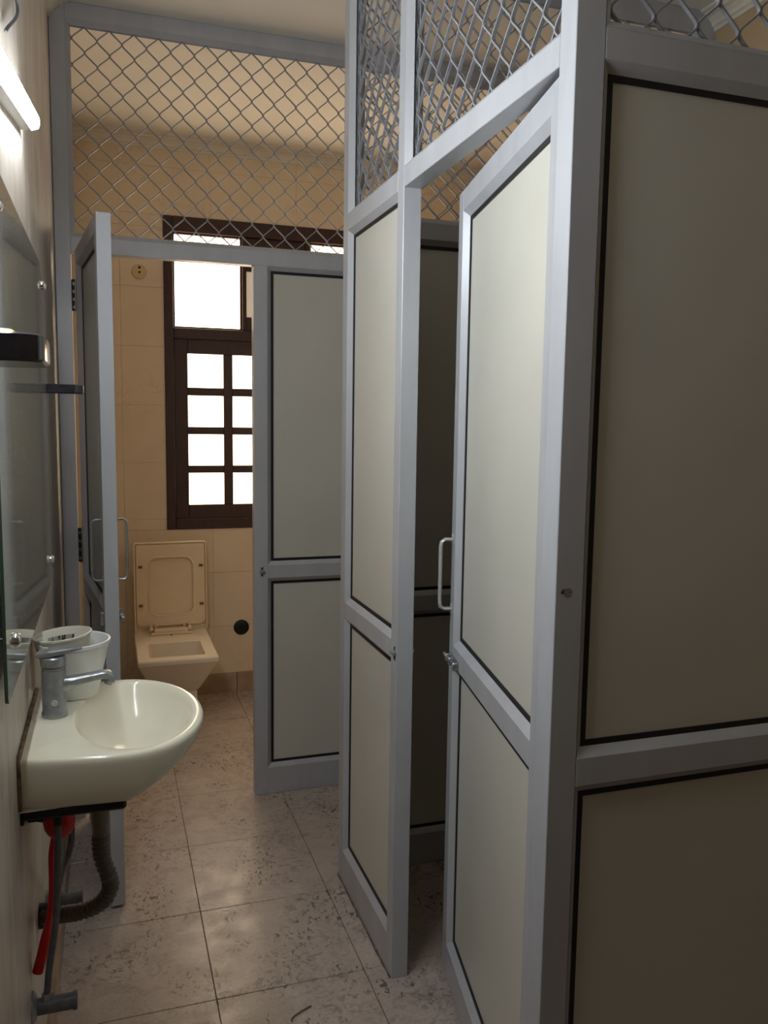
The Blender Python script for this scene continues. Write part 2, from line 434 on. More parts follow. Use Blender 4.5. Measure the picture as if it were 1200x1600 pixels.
def panel(f, u0, u1, z0, z1, par, dep=-TD):
    beads(f, u0, u1, z0, z1, par, dep)
    p = obj('panel', box(nb(), (u0+.002, dep+.017, z0+.002), (u1-.002, -.0175, z1-.002), f), 'panel', par)
    g = .0105; a = BV-.0015; bm = nb()
    for d0, d1 in ((-.0145, -.0185), (dep+.0145, dep+.0185)):
        U0, U1, Z0, Z1 = u0+a, u1-a, z0+a, z1-a
        for q in (((U0, Z0), (U0+g, Z1)), ((U1-g, Z0), (U1, Z1)), ((U0+g, Z0), (U1-g, Z0+g)), ((U0+g, Z1-g), (U1-g, Z1))):
            box(bm, (q[0][0], d1, q[0][1]), (q[1][0], d0, q[1][1]), f)
    gk = obj('gasket', bm, 'rubber', par); gk.parent = p; gk.matrix_parent_inverse = Matrix.Translation(par.location).inverted() if False else Matrix.Identity(4)
    gk.matrix_parent_inverse = (Matrix.Translation(par.location) @ p.matrix_parent_inverse).inverted() if False else Matrix.Identity(4)
    return p
def grille(f, u0, u1, z0, z1, par, d=-.026, phase=0.0, dep=-TD):
    """crimped strands; neighbours touch at the nodes"""
    beads(f, u0, u1, z0, z1, par, dep)
    bm = nb(); pw, ph = .0415, .0870; hw, hd = .0017, .0036
    n = int(round((u1-u0)/pw)); pw = (u1-u0)/n
    prof = [(0, -1), (.03, -.985), (.06, -.91), (.10, -.77), (.40, .77), (.44, .91), (.47, .985), (.5, 1), (.53, .985), (.56, .91), (.60, .77), (.90, -.77), (.94, -.91), (.97, -.985)]
    for s in range(n+1):
        uc = u0 + pw*s; sg = 1 if s % 2 else -1; amp = pw/2 - hw*.6
        pts = []; z = z0 - ph*(phase % 1)
        while z < z1 + ph:
            for t, x in prof:
                pts.append((uc + sg*amp*x, z+t*ph))
            z += ph
        pts = [p for p in pts if z0-.004 <= p[1] <= z1+.004]
        pts = [(min(max(p[0], u0+.001), u1-.001), p[1]) for p in pts]
        rings = []
        for i, (x, zz) in enumerate(pts):
            a = pts[max(i-1, 0)]; b = pts[min(i+1, len(pts)-1)]
            tx, tz = b[0]-a[0], b[1]-a[1]; L = math.hypot(tx, tz) or 1; nx, nz = tz/L, -tx/L
            rings.append([f((x+nx*hw, d-hd, zz+nz*hw)), f((x+nx*hw, d+hd, zz+nz*hw)), f((x-nx*hw, d+hd, zz-nz*hw)), f((x-nx*hw, d-hd, zz-nz*hw))])
        loft(bm, rings)
    o = obj('wire_grille', bm, 'alu_dark', par); o['kind'] = 'stuff'; return o

# --- partition A: front of the far cubicle
fA = Frame((0, YA, 0), (1,0,0), (0,-1,0))
PA = thing('toilet_partition', 'far aluminium partition across the room with wire grille above the open cubicle doorway', 'partition', (.9, YA, 0))
A0, A1 = -.1635, -.1125; B0, B1 = .5263, .5790; R0, R1 = 1.949, 1.999
bar(fA, A0, A1, 0, TOP1, PA, 'post'); bar(fA, R0, R1, 0, TOP1, PA, 'post')
bar(fA, B0, B1, 0, HEAD0+.006, PA, 'post')
bar(fA, A1, R0, HEAD0+.006, HEAD1+.008, PA, 'head_rail')
bar(fA, A1, R0, TOP0, TOP1, PA, 'top_rail')
bar(fA, B1, R0, MID0, MID1, PA, 'middle_rail'); bar(fA, B1, R0, 0, BOT1, PA, 'bottom_rail')
panel(fA, B1, R0, MID1, HEAD0+.006, PA); panel(fA, B1, R0, BOT1, MID0, PA)
grille(fA, A1, R0, HEAD1+.008, TOP0, PA, phase=.35)
def keeper(f, u, z, par):
    k = nb(); box(k, (u-.006, 0, z-.020), (u+.006, .0015, z+.020), f, bev=.0005); box(k, (u-.010, 0, z-.004), (u+.010, .011, z+.004), f, bev=.001)
    o = obj('latch_keeper', k, 'chrome', par, mats=['chrome'])
    for dz in (-.013, .013):
        b = nb(); c = f((u, .0016, z+dz)); tmp = [c + f.u*(.0032*math.cos(t*math.pi/4)) + Vector((0,0,.0032*math.sin(t*math.pi/4))) for t in range(8)]
        loft(b, [tmp, [p+f.n*.0008 for p in tmp]]); s = obj('screw', b, 'hole', par); s.parent = o; s.matrix_parent_inverse = Matrix.Identity(4)
keeper(fA, .556, .907, PA)

# --- partition B: long side of the near cubicle
fB = Frame((XB, 0, 0), (0,1,0), (-1,0,0))
PB = thing('toilet_partition', 'long aluminium side partition beside the corridor with a narrow cream panel and ajar doorway', 'partition', (XB, 1.85, 0))
C0, C1 = YC, 1.2310; M0, M1 = 1.9641, 2.0090; E0, E1 = 2.4610, YD
bar(fB, C0, C1, 0, TOP1, PB, 'corner_post', 0, -.052); bar(fB, M0, M1, 0, TOP1, PB, 'post'); bar(fB, E0, E1, 0, TOP1, PB, 'post')
bar(fB, C1, M0, HEAD0, HEAD1-.003, PB, 'head_rail'); bar(fB, M1, E0, HEAD0, HEAD1-.003, PB, 'head_rail')
bar(fB, C1, M0, TOP0, TOP1, PB, 'top_rail'); bar(fB, M1, E0, TOP0, TOP1, PB, 'top_rail')
bar(fB, M1, E0, MID0, MID1, PB, 'middle_rail'); bar(fB, M1, E0, 0, BOT1, PB, 'bottom_rail')
panel(fB, M1, E0, MID1, HEAD0, PB); panel(fB, M1, E0, BOT1, MID0, PB)
grille(fB, C1, M0, HEAD1-.003, TOP0, PB, phase=.1); grille(fB, M1, E0, HEAD1-.003, TOP0, PB, phase=.1)
keeper(fB, 1.976, .901, PB)
bm = nb(); lathe(bm, (XB+.0475, 1.985, .899), [(.006, 0), (.006, .008), (.0035, .008)], 12, 'X'); obj('latch_ferrule', bm, 'chrome', PB)
bm = nb(); gp = [(XB-.002, 1.97+.54*k/18, .002) for k in range(19)]
sweep(bm, gp, lambda t: .0030+.0016*math.sin(t*37)*math.sin(t*91), 6); obj('grime_line', bm, 'sealant', PB)['label'] = 'brown grime along the foot of the panel'
# torn sticker on the corner post
bm = nb(); c = Vector((.7145, YC-.0004, 1.221))
ring = [c + Vector(((.0075+.0022*math.sin(3*t)+.001*math.sin(7*t))*math.cos(t), 0, (.0085+.0018*math.sin(2*t+1))*math.sin(t))) for t in [k*math.pi/10 for k in range(20)]]
loft(bm, [ring, [p+Vector((0,-.0004,0)) for p in ring]]); stk = obj('torn_sticker', bm, 'torn_paper', PB)
for dx, dz, r_, mm in ((-.0095, .001, .0022, 'blue_ink'), (-.0075, .005, .0016, 'red_ink')):
    bm = nb(); rg = [c + Vector((dx+r_*math.cos(k*math.pi/5), -.0001, dz+1.2*r_*math.sin(k*math.pi/5))) for k in range(10)]
    loft(bm, [rg, [p+Vector((0,-.0005,0)) for p in rg]]); q = obj('ink_spot', bm, mm, PB); q.parent = stk; q.matrix_parent_inverse = Matrix.Identity(4)

# --- partition C: near front panel facing the camera
fC = Frame((0, YC, 0), (1,0,0), (0,-1,0))
PC = thing('toilet_partition', 'near aluminium partition facing the viewer with two large dim cream panels', 'partition', (1.37, YC, 0))
P0, P1 = XB+.0525, 1.949
bar(fC, P1, 1.999, 0, TOP1, PC, 'post')
bar(fC, P0, P1, HEAD0, HEAD1-.003, PC, 'head_rail'); bar(fC, P0, P1, TOP0, TOP1, PC, 'top_rail')
bar(fC, P0, P1, MID0, MID1, PC, 'middle_rail'); bar(fC, P0, P1, 0, BOT1, PC, 'bottom_rail')
panel(fC, P0, P1, MID1, HEAD0, PC); panel(fC, P0, P1, BOT1, MID0, PC)
grille(fC, P0, P1, HEAD1-.003, TOP0, PC, phase=.55)

# --- partition D: far side of the near cubicle, seen through its doorway
fD = Frame((0, 2.490, 0), (1,0,0), (0,-1,0))
PD = thing('toilet_partition', 'dark inner partition seen through the ajar cubicle doorway', 'partition', (1.37, 2.49, 0))
D0, D1 = XB+.0465, 1.930
bar(fD, D1, 1.999, 0, TOP1, PD, 'post')
bar(fD, D0, D1, HEAD0, HEAD1, PD, 'head_rail'); bar(fD, D0, D1, TOP0, TOP1, PD, 'top_rail')
bar(fD, D0, D1, MID0, MID1, PD, 'middle_rail'); bar(fD, D0, D1, 0, BOT1, PD, 'bottom_rail')
panel(fD, D0, D1, MID1, HEAD0, PD); panel(fD, D0, D1, BOT1, MID0, PD)
grille(fD, D0, D1, HEAD1, TOP0, PD, phase=.8)

# ------------------------------------------------------------------ cubicle doors
def pull_handle(f, u, z0, z1, par, d0, sg, mat, out=.030, t=.0045):
    pts = [(u, d0, z1), (u, d0+sg*out*.65, z1), (u, d0+sg*out*.93, z1-.006), (u, d0+sg*out, z1-.018),
           (u, d0+sg*out, (z0+z1)/2), (u, d0+sg*out, z0+.018), (u, d0+sg*out*.93, z0+.006), (u, d0+sg*out*.65, z0), (u, d0, z0)]
    bm = nb(); sweep(bm, [f(p) for p in pts], t, 10, 1.25, .8, ref=f.u)
    for z in (z0, z1):
        a = sorted((d0, d0+sg*.003)); box(bm, (u-.009, a[0], z-.014), (u+.009, a[1], z+.014), f, bev=.001)
    return obj('pull_handle', bm, mat, par, smooth=40)
def tower_bolt(f, u0, u1, z, par, d0, sg):
    a = lambda x, y: tuple(sorted((d0+sg*x, d0+sg*y)))
    bm = nb(); q = a(0, .002); box(bm, (u0, q[0], z-.013), (u1-.012, q[1], z+.013), f, bev=.0006)
    o = obj('tower_bolt', bm, 'chrome', par)
    def sub(name, b): s = obj(name, b, 'chrome', par, smooth=40); s.parent = o; s.matrix_parent_inverse = Matrix.Identity(4)
    b = nb(); sweep(b, [f((u0+.004, d0+sg*.009, z)), f(((u0+u1)/2, d0+sg*.009, z)), f((u1+.016, d0+sg*.009, z))], .0052, 10); sub('bolt_rod', b)
    for uu in (u0+.008, (u0+u1)/2, u1-.020):
        b = nb(); q = a(.001, .016); box(b, (uu-.004, q[0], z-.010), (uu+.004, q[1], z+.010), f, bev=.002); sub('bolt_guide', b)
    b = nb(); sweep(b, [f((u0+.030, d0+sg*.009, z)), f((u0+.030, d0+sg*.020, z+.012))], .003, 8); sub('bolt_knob', b)
def leaf(f, W, par, z0, z1, dep=-.041, SW=.045):
    bar(f, 0, SW, z0, z1, par, 'stile', 0, dep); bar(f, W-SW, W, z0, z1, par, 'stile', 0, dep)
    bar(f, SW, W-SW, z1-.050, z1, par, 'top_rail', 0, dep); bar(f, SW, W-SW, MID0, MID1, par, 'lock_rail', 0, dep)
    bar(f, SW, W-SW, z0, BOT1+.006, par, 'bottom_rail', 0, dep)
    panel(f, SW, W-SW, MID1, z1-.050, par, dep); panel(f, SW, W-SW, BOT1+.006, MID0, par, dep)
# far cubicle door, swung out towards the viewer
hA = Vector((-.0985, 3.128, 0)); eA = Vector((-.0217, 2.518, 0)); uA = (eA-hA); WA = uA.length; uA.normalize()
nA = Vector((uA.y, -uA.x, 0))                       # left-facing side
fDA = Frame(hA, uA, nA)
DA = thing('cubicle_door', 'far cubicle door swung open towards the viewer, seen almost edge-on by the toilet', 'door', hA)
leaf(fDA, WA, DA, .008, 2.0675)
pull_handle(fDA, WA-.025, 1.020, 1.200, DA, 0, 1, 'chrome'); pull_handle(fDA, WA-.025, 1.020, 1.200, DA, -.041, -1, 'chrome')
tower_bolt(fDA, WA-.105, WA-.004, .905, DA, -.041, -1)
bm = nb(); q = (0, .010); box(bm, (WA-.030, 0, .885), (WA-.008, .012, .925), fDA, bev=.002); obj('latch_plate', bm, 'chrome', DA)
for z0, z1 in ((1.865, 1.972), (.977, 1.100)):
    b = nb(); lathe(b, (-.1035, 3.146, z0), [(.0055, 0), (.0055, z1-z0)], 10)
    box(b, (-.1120, 3.1435, z0), (-.1035, 3.1465, z1)); box(b, (-.1035, 3.1280, z0), (-.1000, 3.146, z1))
    h = obj('hinge', b, 'black_metal', DA)
    for k in range(4):
        b = nb(); lathe(b, (-.1035, 3.146, z0+(z1-z0)*(k+.5)/4-.006), [(.0062, 0), (.0062, .010)], 10); s = obj('hinge_knuckle', b, 'chrome', DA); s.parent = h; s.matrix_parent_inverse = Matrix.Identity(4)
# near cubicle door, ajar inwards
hB = Vector((XB+.006, 1.2335, 0)); eB = Vector((.8335, 1.949, 0)); uB = eB-hB; WB = uB.length; uB.normalize()
fDB = Frame(hB, uB, Vector((-uB.y, uB.x, 0)))
DB = thing('cubicle_door', 'near cubicle door standing ajar inwards, large cream panels and white pull handle', 'door', hB)
leaf(fDB, WB, DB, .026, 2.055)
pull_handle(fDB, WB-.018, 1.020, 1.200, DB, 0, 1, 'white_metal', .032, .0062)
tower_bolt(fDB, WB-.115, WB-.004, .893, DB, 0, 1)

# ------------------------------------------------------------------ tube light on the left wall (hung a little askew)
SL = math.atan(.195); TY1, TY0 = 2.0, .80
tl = thing('tube_light', 'glowing white tube light batten high on the left wall', 'light', (XL, 1.4, 2.0))
def tb(y, zoff): return 2.118 + .195*(y-2.0) + zoff
def slant(bm, x0, x1, z0, z1, y0, y1):
    R = []
    for y in (y0, y1): R.append([Vector((x, y, tb(y, z))) for x, z in ((x0, z0), (x1, z0), (x1, z1), (x0, z1))])
    loft(bm, R); return bm
obj('housing', slant(nb(), XL, XL+.0225, -.012, .030, TY0, TY1), 'white_plastic', tl)
bm = nb(); R = []
for y in (TY0+.012, TY1-.0015):
    R.append([Vector((XL+.0228+.016*abs(math.sin(math.pi*k/8))**.22, y, tb(y, -.011+.037*k/8))) for k in range(9)])
loft(bm, R); obj('diffuser', bm, 'tube', tl, smooth=50)
bm = nb()
sweep(bm, spline([(XL+.006, 1.6965, 2.180), (XL+.006, 1.756, 2.213), (XL+.007, 1.885, 2.282), (XL+.007, 1.945, 2.325), (XL+.006, 1.90, 2.345), (XL+.005, 1.80, 2.37), (XL+.004, 1.60, 2.40)], 6), .0032, 6)
tag(obj('loose_wire', bm, 'wire', smooth=True), 'thin grey loose wire looping on the wall above the tube light', 'wire')

# ------------------------------------------------------------------ mirror on studs
mr = thing('mirror', 'dusty frameless wall mirror with rounded corners behind the washbasin', 'mirror', (XL, 1.75, 1.08))
out = rrect(1.268, 2.242, 1.082, 1.857, (.012, .05, .13, .05), 8)
bm = nb(); X0, X1 = XL+.0145, XL+.0195
loft(bm, [[Vector((X0, y, z)) for y, z in out], [Vector((X1, y, z)) for y, z in out]], mi=[1])
for f_ in bm.faces:
    f_.material_index = 0 if len(f_.verts) > 4 else 1
obj('mirror_glass', bm, 'mirror', mr, mats=['mirror', 'glass_edge'])
for y, z in ((2.200, 1.812), (2.215, 1.140), (1.382, 1.150), (1.335, 1.800)):
    bm = nb(); lathe(bm, (XL, y, z), [(.008, 0), (.008, .0145)], 14, 'X'); lathe(bm, (X1, y, z), [(.0115, 0), (.0115, .004), (.009, .0075), (.004, .009)], 18, 'X')
    obj('stud', bm, 'steel', mr, smooth=40)

# ------------------------------------------------------------------ soap dishes
def dish(y0, y1, z0, z1, label, xo):
    t = thing('soap_dish', label, 'soap dish', (XL, (y0+y1)/2, z0), 'dark soap dishes on the left wall')
    o = rrect(XL, xo, y0, y1, (.002, .030, .030, .002), 6)
    i = rrect(XL+.008, xo-.008, y0+.008, y1-.008, (.004, .024, .024, .004), 6)
    bm = nb(); g = .003
    o2 = rrect(XL, xo-g, y0+g, y1-g, (.002, .028, .028, .002), 6)
    loft(bm, [[Vector((x, y, z)) for x, y in r] for r, z in ((o2, z0), (o, z0+g), (o, z1-.002), (o2, z1), (i, z1), (i, z1-.008))])
    obj('tray', bm, 'dark_stone', t, smooth=30); return t
dish(.945, 1.085, 1.556, 1.586, 'dark soap dish nearest the viewer, on the left wall with yellow soap in it', -.063)
dish(2.246, 2.345, 1.556, 1.579, 'empty dark soap dish at the far edge of the mirror', -.058)
bm = nb(); so = rrect(-.128, -.092, .99, 1.05, .014, 5); si = rrect(-.122, -.098, .996, 1.044, .012, 5)
loft(bm, [[Vector((x, y, z)) for x, y in r] for r, z in ((si, 1.578), (so, 1.582), (so, 1.589), (si, 1.5935))])
tag(obj('soap_bar', bm, 'soap', smooth=50), 'yellow soap bar lying in the near dark soap dish', 'soap')

# ------------------------------------------------------------------ wash basin
BY = 1.718
ba = thing('wash_basin', 'cream wall-hung washbasin with rounded front below the mirror', 'washbasin', (XL, BY, .80))
NA, NS, NBK = 44, 8, 16
def dloop(a, b, z, bw=None):
    """front half ellipse, gently narrowing sides, flat back on the wall"""
    bw = b*.89 if bw is None else bw; xc = .016; L = []
    for k in range(NS): t = 1-k/NS; L.append(Vector((xc+(XL-xc)*t, BY-b+(b-bw)*t*t, z)))
    for k in range(NA+1):
        t = -math.pi/2 + math.pi*k/NA
        L.append(Vector((xc + a*math.cos(t), BY + b*math.sin(t), z)))
    for k in range(1, NS+1): t = k/NS; L.append(Vector((xc+(XL-xc)*t, BY+b-(b-bw)*t*t, z)))
    for k in range(1, NBK): L.append(Vector((XL, BY + bw - 2*bw*k/NBK, z)))
    return L
def eloop(cx, a, b, z, base):
    L = []
    for p in base:
        t = math.atan2((p.y-BY)/b, (p.x-cx)/a); L.append(Vector((cx+a*math.cos(t), BY+b*math.sin(t), z)))
    return L
rings = [dloop(.012, .12, .797), dloop(.030, .185, .798, .19), dloop(.052, .200, .802), dloop(.084, .210, .812), dloop(.112, .217, .826), dloop(.136, .2215, .845),
         dloop(.151, .2245, .866), dloop(.158, .2258, .882), dloop(.1595, .2260, .889), dloop(.158, .2250, .895), dloop(.154, .2225, .899), dloop(.149, .218, .9005)]
rim = rings[-1]; cx = .037
rings += [eloop(cx, .118, .202, .9000, rim), eloop(cx, .1155, .199, .8985, rim), eloop(cx, .112, .195, .894, rim), eloop(cx, .106, .186, .880, rim),
          eloop(cx, .095, .166, .855, rim), eloop(cx, .078, .135, .832, rim), eloop(cx, .052, .085, .817, rim), eloop(cx, .026, .040, .811, rim), eloop(cx, .016, .020, .8105, rim)]
bm = nb(); loft(bm, rings); obj('bowl', bm, 'porcelain', ba, smooth=60)
bm = nb(); lathe(bm, (cx, BY, .8108), [(.0185, 0), (.0185, .002), (.013, .0025), (.012, -.001)], 20); dr = obj('drain_ring', bm, 'chrome', ba, smooth=40)
bm = nb(); sweep(bm, [Vector((XL+.002, BY-.196, .806)), Vector((XL+.002, BY-.202, .86)), Vector((XL+.002, BY-.201, .893)), Vector((XL+.003, BY-.194, .902)), Vector((XL+.003, BY-.1, .903)), Vector((XL+.003, BY+.1, .903)), Vector((XL+.003, BY+.195, .902))], .0045, 8)
obj('sealant_bead', bm, 'sealant', ba, smooth=True)['label'] = 'cracked brown-stained sealant along the wall'
# brackets under it
for y, lab in ((1.556, 'black iron bracket under the near side of the washbasin'), (1.88, 'black iron bracket under the far side of the washbasin')):
    b = thing('basin_bracket', lab, 'bracket', (XL, y, .70), 'brackets carrying the washbasin')
    obj('arm', box(nb(), (XL, y-.015, .774), (.017, y+.015, .7965), bev=.005), 'black_metal', b)
    obj('wall_plate', box(nb(), (XL, y-.015, .768), (XL+.006, y+.015, .783), bev=.001), 'black_metal', b)
# tap
TX, TYc = -.1145, 1.735
tp = thing('basin_tap', 'dull chrome single-lever mixer tap on the washbasin', 'tap', (TX, TYc, .90))
bm = nb(); lathe(bm, (TX, TYc, .9005), [(.0240, 0), (.0250, .002), (.0250, .008), (.0232, .012), (.0232, .092), (.0225, .096)], 28); obj('body', bm, 'chrome', tp, smooth=40)
bm = nb(); lathe(bm, (TX, TYc, .9965), [(.0212, 0), (.0222, .001), (.0222, .005), (.0205, .006)], 28); obj('collar_ring', bm, 'chrome', tp, smooth=40)
bm = nb(); lathe(bm, (TX, TYc, 1.0022), [(.021, 0), (.0242, .002), (.0242, .019), (.022, .0215)], 28); cp = obj('cartridge_cap', bm, 'chrome', tp, smooth=40)
bm = nb(); R = []
for x, z, w_, t_ in ((-.1470, 1.0245, .010, .004), (-.142, 1.0235, .015, .009), (-.120, 1.0235, .0185, .0135), (-.100, 1.0275, .0175, .011), (-.075, 1.033, .0155, .0065), (-.0600, 1.0355, .014, .005)):
    R.append([Vector((x, TYc+a*w_, z+b*t_)) for a, b in ((-1, .15), (-.85, 0), (.85, 0), (1, .15), (1, .85), (.85, 1), (-.85, 1), (-1, .85))])
loft(bm, R); obj('lever', bm, 'chrome', tp, smooth=35)
bm = nb(); R = []
for x, zc, hh, w_ in ((-.098, .963, .0150, .0155), (-.088, .9645, .0125, .0145), (-.070, .9700, .0090, .013), (-.045, .9745, .0078, .0125), (-.022, .978, .0078, .0125), (-.010, .9765, .0085, .0125), (-.003, .971, .0085, .012), (.001, .965, .006, .011)):
    R.append([Vector((x, TYc+w_*c_, zc+hh*s_)) for c_, s_ in ((-1,-.6),(-.7,-1),(.7,-1),(1,-.6),(1,.6),(.7,1),(-.7,1),(-1,.6))])
loft(bm, R); obj('spout', bm, 'chrome', tp, smooth=40)
bm = nb(); tl_ = Matrix.Rotation(math.radians(22), 3, 'Y'); lathe(bm, (-.0085, TYc, .9665), [(.0085, 0), (.0085, -.010), (.006, -.0105)], 16, tilt=tl_); obj('aerator', bm, 'chrome', tp, smooth=40)
ang = math.atan2(-1.0, .05); nrm = Vector((math.cos(ang), math.sin(ang), 0)); tg = Vector((-nrm.y, nrm.x, 0)); c = Vector((TX, TYc, .9335)) + nrm*.0235
bm = nb(); rg = [c + tg*(.0058*math.cos(k*math.pi/10)) + Vector((0,0,.0058*math.sin(k*math.pi/10))) for k in range(20)]; loft(bm, [[p-nrm*.001 for p in rg], [p+nrm*.0006 for p in rg]]); st = obj('round_sticker', bm, 'sticker', tp)
bm = nb(); P = [c+nrm*.0009+tg*(.003*math.cos(a))+Vector((0,0,.003*math.sin(a))) for a in [k*2*math.pi/5.2 for k in range(6)]]
sweep(bm, P, .0005, 6); q = obj('sticker_mark', bm, 'sticker_mark', tp); q.parent = st; q.matrix_parent_inverse = Matrix.Identity(4)
# bucket with a cloudy tub nested in it
bu = thing('plastic_bucket', 'small white plastic tub standing on the back of the washbasin behind the tap', 'tub', (-.082, 1.862, .90))
bc = (-.082, 1.862, .9015)
bm = nb(); lathe(bm, bc, [(.048, 0), (.050, .003), (.0735, .112), (.0765, .113), (.0765, .120), (.074, .121), (.0722, .120), (.049, .006), (.046, .005)], 40); obj('bucket_body', bm, 'white_plastic', bu, smooth=40)
inn = thing('plastic_tub', 'cloudy translucent plastic tub nested in the white tub behind the tap', 'tub', (-.092, 1.866, .92))
T = Matrix.Rotation(math.radians(-5), 3, 'Y')
ic = (-.0950, 1.862, .930)
bm = nb(); lathe(bm, ic, [(.040, 0), (.042, .002), (.0575, .100), (.0612, .102), (.0615, .106), (.0590, .107), (.0560, .101), (.041, .004)], 40, tilt=T); obj('tub_body', bm, 'cloudy', inn, smooth=40)
def arc_patch(a0, a1, h0, h1, n=14):
    R = []
    for h in (h0, h1):
        r = .0408 + (.0560-.041)*(h-.004)/.097 - .0006
        R.append([Vector(ic) + T @ Vector((r*math.cos(math.radians(a0+(a1-a0)*k/n)), r*math.sin(math.radians(a0+(a1-a0)*k/n)), h)) for k in range(n+1)])
    R2 = [[p + (Vector((ic[0], ic[1], p.z))-p).normalized()*.0005 for p in r] for r in R]
    bm = nb(); loft(bm, [R[0], R[1], R2[1], R2[0], ], False, False, closed=False); return bm
obj('printed_label', arc_patch(66, 128, .066, .090), 'label', inn)['label'] = 'black printed block inside the tub'
obj('green_mark', arc_patch(40, 46, .078, .086, 4), 'green_ink', inn)

# ------------------------------------------------------------------ plumbing under the basin
dp = thing('drain_pipe', 'grimy corrugated waste pipe curving from under the washbasin to the wall', 'pipe', (-.033, 1.72, .64))
bm = nb(); lathe(bm, (-.033, 1.718, .64), [(.0150, 0), (.0155, .004), (.0195, .07), (.0215, .10), (.0215, .159)], 20); obj('tailpiece', bm, 'drain_plastic', dp, smooth=40)
path = spline([(-.0335, 1.718, .645), (-.0345, 1.718, .620), (-.030, 1.718, .588), (-.0195, 1.720, .552), (-.0165, 1.722, .525), (-.030, 1.725, .497), (-.055, 1.735, .478), (-.085, 1.750, .464), (-.112, 1.775, .450), (-.14, 1.80, .435), (XL+.001, 1.825, .425)], 16)
NW = 30
bm = nb(); sweep(bm, path, lambda t: .0155 + .0024*math.sin(2*math.pi*NW*t), 14); obj('corrugated_hose', bm, 'corrugated', dp, smooth=True)
bm = nb(); lathe(bm, (XL, 1.825, .425), [(.026, 0), (.026, .018), (.021, .020)], 18, 'X'); obj('wall_outlet', bm, 'black_metal', dp, smooth=40)
def valve(y, z, label, L=.082):
    v = thing('stop_valve', label, 'valve', (XL, y, z), 'stub valves on the left wall')
    b = nb(); lathe(b, (XL, y, z), [(.030, 0), (.030, .003), (.022, .009), (.014, .010)], 22, 'X'); obj('wall_flange', b, 'chrome', v, smooth=40)
    b = nb(); lathe(b, (XL+.009, y, z), [(.0155, 0), (.0155, L-.016), (.0175, L-.016), (.0175, L-.009), (.014, L-.008)], 20, 'X'); obj('valve_body', b, 'grey_plastic', v, smooth=40)
    b = nb(); lathe(b, (XL+.028, y, z+.0145), [(.010, 0), (.010, .012), (.0085, .012)], 6); obj('hose_nut', b, 'chrome', v)
    return v
valve(1.627, .355, 'grey stop valve stub nearest the viewer, low on the left wall')
valve(2.000, .352, 'grey stop valve stub further back, behind the corrugated pipe')
def hose(pts, label):
    h = thing('supply_hose', label, 'hose', pts[-1], 'water supply hoses under the washbasin')
    b = nb(); sweep(b, spline(pts, 10), .0068, 10); obj('hose_tube', b, 'grey_plastic', h, smooth=True)
    b = nb(); p = Vector(pts[0]); sweep(b, [p, p+Vector((0,0,-.03)), Vector(pts[1])+Vector((0,0,.006))], .0082, 10); obj('ferrule', b, 'black_metal', h, smooth=True)
hose([(-.1075, 1.630, .797), (-.1085, 1.630, .715), (-.112, 1.628, .62), (-.116, 1.627, .54), (-.124, 1.627, .48), (-.132, 1.627, .43), (-.137, 1.627, .381)], 'grey supply hose running down to the near stop valve')
hose([(-.093, 1.70, .797), (-.089, 1.705, .70), (-.090, 1.72, .64), (-.102, 1.76, .58), (-.118, 1.86, .50), (-.131, 1.96, .42), (-.137, 2.000, .378)], 'grey supply hose running back to the farther stop valve')
# red long-handled brush hanging behind the hose
rb = thing('long_handled_brush', 'red plastic long-handled tool with round head hanging under the washbasin', 'brush', (-.12, 1.675, .40))
hc = Vector((-.1085, 1.672, .708)); bm = nb(); R = []
for k in range(9):
    a = -math.pi/2 + math.pi*k/8; rr = .0305*max(math.cos(a), .05)
    R.append([hc + Vector((rr*math.cos(t), .8*rr*math.sin(t), .038*math.sin(a))) for t in [j*math.pi/10 for j in range(20)]])
loft(bm, R); obj('head', bm, 'red', rb, smooth=True)
hp = spline([(-.117, 1.672, .682), (-.124, 1.672, .640), (-.1245, 1.670, .585), (-.128, 1.666, .535), (-.137, 1.660, .485), (-.146, 1.652, .445), (-.1545, 1.646, .415)], 6)
bm = nb(); sweep(bm, hp, lambda t: .0085 + .0050*max(0.0, min(1.0, (t-.60)/.12)), 10, 1.0, .8); obj('handle', bm, 'red', rb, smooth=True)
bm = nb(); sweep(bm, [(XL, 1.672, .715), (-.150, 1.672, .715), (-.137, 1.672, .712)], .004, 8); obj('wall_hook', bm, 'black_metal', rb)

# ------------------------------------------------------------------ toilet
tx0, tx1, tcy = .101, .4655, 4.02
cxm = (tx0+tx1)/2
to = thing('toilet', 'ivory square toilet with raised seat under the window of the far cubicle', 'toilet', (cxm, 4.15, 0))
def trect(hw, y0, y1, z, r, n=5): return [Vector((x, y, z)) for x, y in rrect(cxm-hw, cxm+hw, y0, y1, r, n)]
yb = YB-.012
H = .1823
bm = nb()
loft(bm, [trect(.100, 3.955, yb, 0, .02), trect(.100, 3.955, yb, .01, .02), trect(.098, 3.958, yb, .19, .02), trect(.112, 3.925, yb, .215, .02), trect(.176, 3.800, yb, .362, .014),
          trect(H-.001, 3.787, yb, .378, .010), trect(H, 3.785, yb, .393, .010), trect(H-.004, 3.789, yb-.004, .400, .008),
          trect(.128, 3.845, 4.105, .400, .014), trect(.125, 3.848, 4.102, .397, .014), trect(.118, 3.858, 4.095, .34, .03), trect(.100, 3.878, 4.075, .285, .04), trect(.05, 3.93, 4.03, .245, .03)])
obj('bowl', bm, 'toilet', to, smooth=30)
bm = nb(); loft(bm, [trect(.1085, 3.870, 4.086, .300, .04), trect(.1085, 3.870, 4.086, .3005, .04)])
def m_water():
    mt, nt, bs = newmat('toilet_water'); bs.inputs['Base Color'].default_value = lin((150, 128, 108)); bs.inputs['Roughness'].default_value = .04; return mt
M['water'] = m_water(); obj('water', bm, 'water', to)
